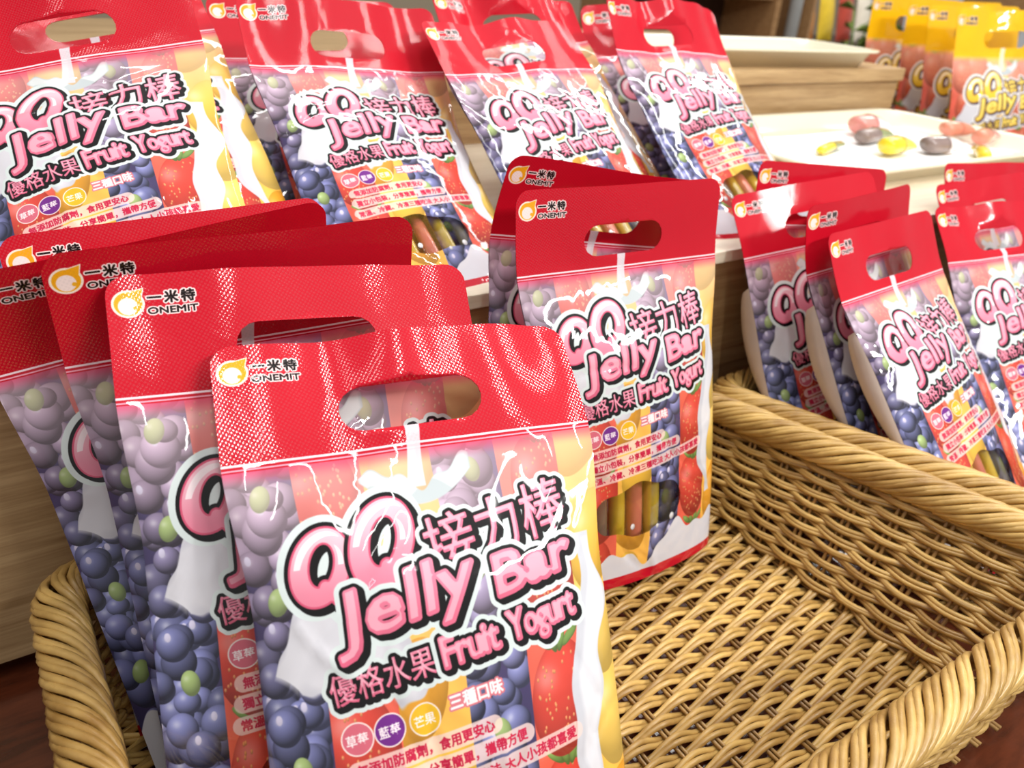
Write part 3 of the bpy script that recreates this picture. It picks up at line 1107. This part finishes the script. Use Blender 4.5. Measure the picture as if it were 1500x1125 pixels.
# ----------------------------------------------------------------------------
# wicker baskets
# ----------------------------------------------------------------------------
def ring_fn(c):
    """closed rounded quadrilateral through four corners; parameter 0..4, one unit per side"""
    c = np.asarray(c, float)

    def f(t):
        t = np.asarray(t, float) % 4
        out = np.zeros(t.shape + (3,))
        i = np.floor(t).astype(int) % 4
        s = t - np.floor(t)
        a, b = c[i], c[(i + 1) % 4]
        prev, nxt = c[(i - 1) % 4], c[(i + 2) % 4]
        la = np.linalg.norm(b - a, axis=-1)
        r = .035
        k = np.clip(r / la, 0, .3)
        out = a + (b - a) * s[..., None]
        # quadratic rounding at both ends
        m = s < k
        if m.any():
            q = (s[m] / k[m]) * .5 + .5
            lp = np.linalg.norm(a[m] - prev[m], axis=-1)
            p0 = a[m] + (prev[m] - a[m]) * (r / lp)[:, None]
            p2 = a[m] + (b[m] - a[m]) * (r / la[m])[:, None]
            out[m] = ((1 - q) ** 2)[:, None] * p0 + (2 * q * (1 - q))[:, None] * a[m] + (q * q)[:, None] * p2
        m = s > 1 - k
        if m.any():
            q = (s[m] - 1 + k[m]) / k[m] * .5
            ln = np.linalg.norm(nxt[m] - b[m], axis=-1)
            p0 = b[m] + (a[m] - b[m]) * (r / la[m])[:, None]
            p2 = b[m] + (nxt[m] - b[m]) * (r / ln)[:, None]
            out[m] = ((1 - q) ** 2)[:, None] * p0 + (2 * q * (1 - q))[:, None] * b[m] + (q * q)[:, None] * p2
        return out
    return f


def basket(label, floor, rim, seed):
    rnd = random.Random(seed)
    floor, rim = np.asarray(floor, float), np.asarray(rim, float)
    org = np.append(floor[:, :2].mean(0), -.014)
    root = empty('wicker_basket', tuple(org))
    floor, rim = floor - org, rim - org
    tag(root, label, 'basket', 'wicker display baskets')
    cen = (rim[:, :2].mean(0))
    # stakes: how many on each side
    ns = [max(4, int(round(np.linalg.norm((floor[(i + 1) % 4] - floor[i])[:2]) / .034))) for i in range(4)]
    if sum(ns) % 2 == 0:
        ns[0] += 1
    cum = np.concatenate([[0], np.cumsum(ns)])
    tot = cum[-1]

    def t_of(k):                     # stake coordinate -> side parameter
        k = np.asarray(k, float) % tot
        return np.interp(k, cum, np.arange(5))
    rc = .0022

    def wall(w, k):
        c = floor + (rim - floor) * w
        f = ring_fn(c)
        P = f(t_of(k))
        return P

    def outward(w, k):
        d = wall(w, np.asarray(k) + .25) - wall(w, np.asarray(k) - .25)
        n = np.stack([d[..., 1], -d[..., 0], 0 * d[..., 0]], -1)
        n /= np.linalg.norm(n, axis=-1)[..., None] + 1e-9
        P = wall(w, k)
        sg = np.sign(((P[..., :2] - cen) * n[..., :2]).sum(-1))
        return n * sg[..., None]
    # upright stakes, pairs of thin canes
    for k in range(tot):
        m = MB()
        for e in (-.075, .075):
            ws = np.linspace(-.02, 1.0, 7)
            m.tube(np.array([wall(w, np.array([k + e]))[0] for w in ws]), .0017, 5)
        m.build('upright_stake', M_STAKE, root)
    # side weavers: each row two canes, in front of one stake and behind the next
    hgt = np.mean(np.linalg.norm(wall(1., np.arange(tot)) - wall(0., np.arange(tot)), axis=1))
    rows = int(hgt / .0058)
    kk = np.arange(0, tot, .125)
    for j in range(rows):
        for h in (0, 1):
            w = (j + .30 + .42 * h) / rows * .93 + rnd.uniform(-.006, .006)
            ph = math.pi * j
            P = wall(w, kk) + outward(w, kk) * (.0042 * np.cos(math.pi * kk + ph))[:, None]
            P[:, 2] += .0010 * np.sin(kk * 1.7 + j)
            # closing the round: an odd stake count makes rows alternate, so blend the ends
            m = MB()
            m.tube(P, rc, 6, closed=True)
            m.build('side_strand', M_CANE, root)
    # floor: stakes run front to back, weavers run along the basket
    fl, fr = floor[3], floor[2]      # front corners
    bl, br = floor[0], floor[1]
    x0, x1 = max(fl[0], bl[0]) - .004, min(fr[0], br[0]) + .004
    y0, y1 = max(fl[1], fr[1]) - .002, min(bl[1], br[1]) + .002
    sp = .0285
    n = int((x1 - x0) / sp)
    zf = floor[0][2] - .006
    for i in range(n + 1):
        m = MB()
        for e in (-.0020, .0020):
            xs = x0 + (x1 - x0) * i / n + e
            m.tube([(xs, y0 - .006, zf), (xs, (y0 + y1) / 2, zf), (xs, y1 + .006, zf)], .0016, 5)
        m.build('floor_stake', M_STAKE, root)
    rws = int((y1 - y0) / .0088)
    for j in range(rws):
        for h in (0, 1):
            yy = y0 + (y1 - y0) * (j + .27 + .46 * h) / rws
            q = np.linspace(-.4, n + .4, int(n * 8))
            xs = x0 + (x1 - x0) * q / n
            am = .0046
            zz = zf + am * np.cos(math.pi * q + math.pi * j)
            ys = yy + .0014 * np.sin(math.pi * q + math.pi * j + .6) * (1 if h else -1) * .5 + .0006 * np.sin(q * 1.3 + j)
            # the ends bend up into the side wall
            m = MB()
            m.tube(np.stack([xs, ys, zz], -1), .0024, 6)
            m.build('floor_strand', M_CANE, root)
    # rolled border: bundles of canes that come up inside, cross the edge and run down outside
    top = ring_fn(rim)
    tt = np.linspace(0, 4, 1601)
    Pt = top(tt)
    ds = np.concatenate([[0], np.cumsum(np.linalg.norm(np.diff(Pt, axis=0), axis=1))])
    per = ds[-1]
    nb = int(per / .0175)

    def at(s):
        t_ = np.interp(s % per, ds, tt)
        return top(t_)
    for b in range(nb):
        s0 = per * b / nb
        m = MB()
        for c in range(2):
            tau = np.linspace(0, 1, 20)
            s = s0 + c * .0062 + .135 * tau ** 1.05 + rnd.uniform(-.0012, .0012)
            th = math.radians(222) + (math.radians(-58) - math.radians(222)) * ss(-.05, 1.02, tau)
            Pp = at(s)
            d = at(s + .003) - at(s - .003)
            nn = np.stack([d[:, 1], -d[:, 0], 0 * d[:, 0]], -1)
            nn /= np.linalg.norm(nn, axis=1)[:, None]
            sg = np.sign(((Pp[:, :2] - cen) * nn[:, :2]).sum(-1))
            nn *= sg[:, None]
            rad = 1.16 - .34 * tau + .06 * np.sin(math.pi * tau) + rnd.uniform(-.04, .04)
            Q = Pp + nn * (.0135 * rad * np.cos(th))[:, None]
            Q[:, 2] += .0115 * rad * np.sin(th)
            m.tube(Q, .0028, 6, up=(.1, .2, 1))
        m.build('rim_strand', M_CANE, root)
    return root


# corners: back left, back right, front right, front left
basket('near golden wicker basket with mostly bare woven floor',
       [(.006, .474, 0), (.572, .474, 0), (.574, .138, 0), (.006, .138, 0)],
       [(-.009, .510, .092), (.597, .507, .092), (.664, .124, .118), (-.010, .124, .114)], 1)
basket('golden wicker basket packed with pouches beside the near one',
       [(.636, .474, 0), (1.290, .474, 0), (1.290, .150, 0), (.684, .150, 0)],
       [(.628, .508, .090), (1.335, .508, .090), (1.335, .122, .115), (.700, .122, .122)], 2)


# ----------------------------------------------------------------------------
# trays and sample candies
# ----------------------------------------------------------------------------
def tray(label, cx, cy, z, w, d, h, yaw):
    root = empty('serving_tray', (cx, cy, z), yaw)
    tag(root, label, 'tray')

    def loop(hw, hd, r, zz, n=8):
        o = []
        for (sx, sy, a0) in ((1, 1, 0), (-1, 1, 90), (-1, -1, 180), (1, -1, 270)):
            for k in range(n + 1):
                a = math.radians(a0 + 90 * k / n)
                o.append((sx * (hw - r) + r * math.cos(a), sy * (hd - r) + r * math.sin(a), zz))
        return o
    rings = [loop(w / 2 - .03, d / 2 - .03, .03, 0), loop(w / 2 - .012, d / 2 - .012, .045, h * .9), loop(w / 2, d / 2, .052, h),
             loop(w / 2, d / 2, .052, h - .004), loop(w / 2 - .016, d / 2 - .016, .043, h - .006), loop(w / 2 - .032, d / 2 - .032, .03, .004)]
    rings = [rings[0], rings[1], rings[3], rings[2], loop(w / 2 - .010, d / 2 - .010, .044, h), loop(w / 2 - .015, d / 2 - .015, .042, h * .9), rings[5]]
    nn = len(rings[0])
    vs = [p for r in rings for p in r]
    fs = []
    for i in range(len(rings) - 1):
        for k in range(nn):
            k2 = (k + 1) % nn
            fs.append((i * nn + k, i * nn + k2, (i + 1) * nn + k2, (i + 1) * nn + k))
    fs.append(tuple(range(nn))[::-1])
    fs.append(tuple((len(rings) - 1) * nn + k for k in range(nn)))
    me = mesh_from('tray_body', vs, fs, True)
    link('tray_body', me, root, M_TRAY)
    return root


tray('cream tray holding cut candy samples beside the yellow pouches', 1.300, .838, SH1, .66, .385, .028, .0)
tray('empty cream tray on the upper shelf', 1.29, 1.185, SH2, .64, .24, .034, -.10)
paper = MB()
g = 14
vs, fs = [], []
for j in range(g + 1):
    for i in range(g + 1):
        x, y = 1.05 + .5 * i / g, .70 + .25 * j / g
        vs.append((x, y, SH1 + .0052 + .0012 * (math.sin(x * 19) + math.sin(y * 27 + x * 8) + 2)))
for j in range(g):
    for i in range(g):
        a = j * (g + 1) + i
        fs.append((a, a + 1, a + g + 2, a + g + 1))
o = link('tray_paper', mesh_from('tray_paper', vs, fs), None, M_PAPER)
tag(o, 'white liner paper lying in the candy tray', 'paper')


def candy(label, px, col, ends, z, yaw, L=.05, r=.016, cut=.35, flat=.8):
    root = empty('jelly_sample', (px[0], px[1], z), yaw)
    tag(root, label, 'candy', 'cut jelly samples on the tray')
    m = MB()
    n, sd = 9, 14
    rows = []
    for i in range(n):
        s = i / (n - 1)
        x = -L / 2 + L * s
        rr = r * (1 - .25 * abs(2 * s - 1) ** 4)
        rows.append([(x + cut * rr * math.sin(2 * math.pi * k / sd) * (1 if s > .5 else -1) * abs(2 * s - 1), rr * math.cos(2 * math.pi * k / sd),
                      max(0, r * flat + rr * flat * math.sin(2 * math.pi * k / sd))) for k in range(sd)])
    fs = [(i * sd + k, i * sd + (k + 1) % sd, (i + 1) * sd + (k + 1) % sd, (i + 1) * sd + k) for i in range(n - 1) for k in range(sd)]
    fs += [tuple(range(sd))[::-1], tuple((n - 1) * sd + k for k in range(sd))]
    m.add([p for q in rows for p in q], fs)
    m.build('jelly_body', col, root)
    # torn wrapper collar at one end
    w = MB()
    vs = []
    for i in range(4):
        s = i / 3
        for k in range(sd):
            a = 2 * math.pi * k / sd
            rr = r * (1.06 + .25 * s * (1 + .5 * math.sin(3 * a + i)))
            vs.append((L * .22 + L * .55 * s, rr * math.cos(a), max(.0005, r * flat + rr * flat * (1 - .55 * s) * math.sin(a))))
    w.add(vs, [(i * sd + k, i * sd + (k + 1) % sd, (i + 1) * sd + (k + 1) % sd, (i + 1) * sd + k) for i in range(3) for k in range(sd)])
    w.build('wrapper', ends, root)


M_JP = plain('jelly_pink', (232, 150, 140), rough=.25, coat=.6, vary=.1, scale=90)
M_JO = plain('jelly_salmon', (226, 140, 112), rough=.25, coat=.6, vary=.1, scale=90)
M_JG = plain('jelly_grey', (142, 122, 116), rough=.25, coat=.6, vary=.12, scale=90)
M_JY = plain('jelly_yellow', (244, 214, 40), rough=.25, coat=.7, vary=.1, scale=90)
M_WC = plain('wrapper_clear', (240, 226, 226), rough=.15, coat=1., vary=.1, scale=120)
M_WG = plain('wrapper_green', (150, 160, 108), rough=.2, coat=1., vary=.25, scale=150)
M_WY = plain('wrapper_yellow', (240, 216, 90), rough=.2, coat=1., vary=.3, scale=150)
zt = SH1 + .0095
candy('pale pink jelly sample with clear wrapper on the paper', (1.375, .905), M_JP, M_WC, zt, .1, L=.055, r=.022)
candy('grey jelly sample in green wrapper leaning by the pale pink one', (1.315, .850), M_JG, M_WG, zt, .2, L=.07, r=.016)
candy('yellow jelly sample with a wide cut face', (1.270, .775), M_JY, M_WY, zt, .15, L=.052, r=.018)
candy('small flat yellow wrapper piece at the tray edge', (1.165, .820), M_JY, M_WG, zt, .35, L=.075, r=.009)
candy('salmon jelly sample touching its twin', (1.565, .845), M_JO, M_JO, zt, -.2, L=.045, r=.017)
candy('salmon jelly sample with a pointed end beside its twin', (1.553, .780), M_JO, M_JP, zt, .3, L=.055, r=.017)
candy('lone grey jelly sample lying in the middle of the paper', (1.365, .755), M_JG, M_WC, zt, -.15, L=.055, r=.018)
candy('yellow sample with speckled wrapper at the front rim', (1.412, .700), M_JY, M_WY, zt, .6, L=.06, r=.012)

# jelly sticks that show through the clear windows of four pouches
M_SY = plain('stick_mango', (196, 168, 48), rough=.2, coat=1., vary=.2, scale=80)
M_SP = plain('stick_strawberry', (206, 112, 96), rough=.2, coat=1., vary=.2, scale=80)
M_SB = plain('stick_blueberry', (110, 104, 84), rough=.2, coat=1., vary=.25, scale=80)
M_SC = plain('stick_crimp', (222, 208, 150), rough=.25, coat=1., vary=.2, scale=120)
STICK = {'A': 'at the front of the stack', 'H': 'fully lit on the shelf', 'J': 'half hidden on the shelf', 'Q': 'with the bent open handle', 'F': 'standing alone in the near basket', 'I': 'with glare on the shelf', 'L': 'next to the candy tray', 'P': 'frontmost in the other basket'}
for key, where in STICK.items():
    root, p = BAGS[key]
    Mz = Matrix.Translation(root.location) @ Matrix.Rotation(root.rotation_euler.z, 4, 'Z')
    for i, (u, mt, cn) in enumerate(((-.045, M_SB, 'dark'), (-.0225, M_SY, 'yellow'), (0., M_SP, 'pink'), (.0225, M_SY, 'golden'), (.045, M_SB, 'olive'))):
        a = bag_shape(np.array([u * .9, u * .9]), np.array([.018, .102]), 0, p)
        a = a + np.array([0, -.003, .004])
        A0, B0 = [Mz @ Vector(q) for q in a]
        st = empty('jelly_stick', A0)
        r = p['T'] * .16
        d = B0 - A0
        m = MB()
        pr = np.array([.0, .08, .2, .5, .8, .92, 1.])
        m.tube([tuple(d * s) for s in pr], r * np.array([.55, .9, 1, 1.04, 1, .9, .5]), 12, up=(0, 1, .2))
        m.build('stick_body', mt, st)
        e = MB()
        e.tube([tuple(d * s) for s in (.985, 1.03, 1.08)], [r * .45, r * .8, r * .95], 10, flat=.3, up=(0, 1, .2))
        e.build('wrapper_crimp', M_SC, st)
        tag(st, '%s wrapped jelly stick inside the pouch %s' % (cn, where), 'jelly stick', 'jelly sticks inside the pouches')

# ----------------------------------------------------------------------------
# further back in the shop
# ----------------------------------------------------------------------------
cab = empty('open_cabinet', (3.3, 3.2, -.77))
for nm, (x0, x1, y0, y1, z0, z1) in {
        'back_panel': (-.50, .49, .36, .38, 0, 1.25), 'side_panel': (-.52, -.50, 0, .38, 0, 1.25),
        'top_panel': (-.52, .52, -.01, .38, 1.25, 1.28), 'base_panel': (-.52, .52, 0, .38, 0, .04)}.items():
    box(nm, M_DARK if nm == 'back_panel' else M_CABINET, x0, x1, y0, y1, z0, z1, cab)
box('side_panel', M_CABINET, .49, .53, -.01, .38, 0, 1.25, cab)
for z in (.42, .82, 1.14):
    box('shelf_board', M_CABINET, -.50, .49, .01, .36, z, z + .025, cab)
tag(cab, 'open wooden cabinet with a dark empty compartment behind the trays', 'cabinet')

M_GREEN = plain('leaf_green', (120, 140, 62), rough=.6, vary=.3, scale=20)
M_ORG = plain('snack_orange', (206, 126, 48), rough=.35, coat=.5, vary=.35, scale=30)
M_YLW = plain('snack_yellow', (238, 196, 44), rough=.35, coat=.5, vary=.3, scale=30)
M_RDD = plain('snack_red', (184, 66, 46), rough=.35, coat=.5, vary=.35, scale=30)
M_WHT = plain('snack_white', (236, 226, 206), rough=.35, coat=.5, vary=.2, scale=30)
M_POST = plain('grey_post', (150, 150, 148), rough=.5)

rack = empty('snack_rack', (4.6, 3.1, -.77))
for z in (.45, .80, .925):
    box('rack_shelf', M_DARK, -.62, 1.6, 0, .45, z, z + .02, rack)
for x in (-.62, 1.58):
    box('rack_side', M_CABINET, x, x + .02, 0, .45, 0, 1.4, rack)
tag(rack, 'dark snack rack behind the yellow pouches', 'rack')


def packet(label, x, y, z, w, h, mat, band, yaw=0., tilt=.15, group='snack packets on the far rack'):
    root = empty('snack_packet', (x, y, z), yaw)
    nx, ny = 8, 10
    for side in (1, -1):
        vs = []
        for j in range(ny + 1):
            for i in range(nx + 1):
                u, v = i / nx - .5, j / ny
                pf = .028 * (max(0, 1 - (2 * u) ** 2) ** .6) * (max(0, math.sin(math.pi * v)) ** .6)
                vs.append((u * w, tilt * v * h - side * pf, v * h))
        fs = [(j * (nx + 1) + i, j * (nx + 1) + i + 1, (j + 1) * (nx + 1) + i + 1, (j + 1) * (nx + 1) + i) for j in range(ny) for i in range(nx)]
        if side < 0:
            fs = [f[::-1] for f in fs]
        link('front_face' if side > 0 else 'back_face', mesh_from('packet_face', vs, fs), root, mat)
    m = MB()
    m.box(-w / 2, w / 2, tilt * h - .003, tilt * h + .003, h - .002, h + .022)
    m.build('top_seal', band, root, smooth=False)
    tag(root, label, 'snack packet', group)


M_BRN = plain('snack_brown', (120, 78, 46), rough=.35, coat=.5, vary=.3, scale=30)
cs = [(M_ORG, 'orange'), (M_YLW, 'yellow'), (M_RDD, 'red'), (M_WHT, 'white'), (M_GREEN, 'green'), (M_BRN, 'brown')]
for i, (mt, cn) in enumerate(cs):
    packet('%s snack packet standing on the far dark rack' % cn, 4.12 + .17 * i, 3.22, -.77 + .945, .15, .24, mt, cs[(i + 3) % 6][0], .1)
for i, (mt, cn) in enumerate(cs[::-1]):
    packet('small %s snack packet low on the far dark rack' % cn, 4.14 + .19 * i, 3.2, -.77 + .82, .17, .075, mt, cs[(i + 2) % 6][0], 0.)
post = MB()
post.tube([(3.90, 3.15, -.77), (3.90, 3.15, 1.6)], .035, 14)
post.box(3.84, 3.96, 3.09, 3.21, -.77, -.755)
tag(post.build('grey_post', M_POST), 'grey metal post between cabinet and snack rack', 'post')

plant = empty('potted_plant', (3.98, 2.72, -.77))
pm = MB()
pm.tube([(0, 0, 0), (0, 0, .05), (0, 0, .55), (0, 0, .62)], [.10, .12, .15, .155], 18)
pm.build('pot', M_DARK, plant)
rnd = random.Random(5)
stem = MB()
lv = MB()
for i in range(16):
    a = rnd.uniform(0, 6.28)
    rr = rnd.uniform(.02, .11)
    top = (rr * math.cos(a), rr * math.sin(a), rnd.uniform(.95, 1.28))
    stem.tube([(rr * .2 * math.cos(a), rr * .2 * math.sin(a), .58), tuple(c * .6 if k < 2 else c * .8 for k, c in enumerate(top)), top], .005, 5)
    for q in range(4):
        b = rnd.uniform(0, 6.28)
        L = rnd.uniform(.08, .13)
        z0 = top[2] - .09 * q
        dx, dy = math.cos(b), math.sin(b)
        w_ = .018
        lv.add([(top[0] * .9, top[1] * .9, z0), (top[0] * .9 + dx * L * .5 - dy * w_, top[1] * .9 + dy * L * .5 + dx * w_, z0 + .04),
                (top[0] * .9 + dx * L, top[1] * .9 + dy * L, z0 + .01), (top[0] * .9 + dx * L * .5 + dy * w_, top[1] * .9 + dy * L * .5 - dx * w_, z0 + .04)],
               [(0, 1, 2), (0, 2, 3)])
stem.build('stem', M_GREEN, plant)
lv.build('foliage', M_GREEN, plant, kind='stuff')
tag(plant, 'leafy green potted plant in front of the grey post', 'plant')
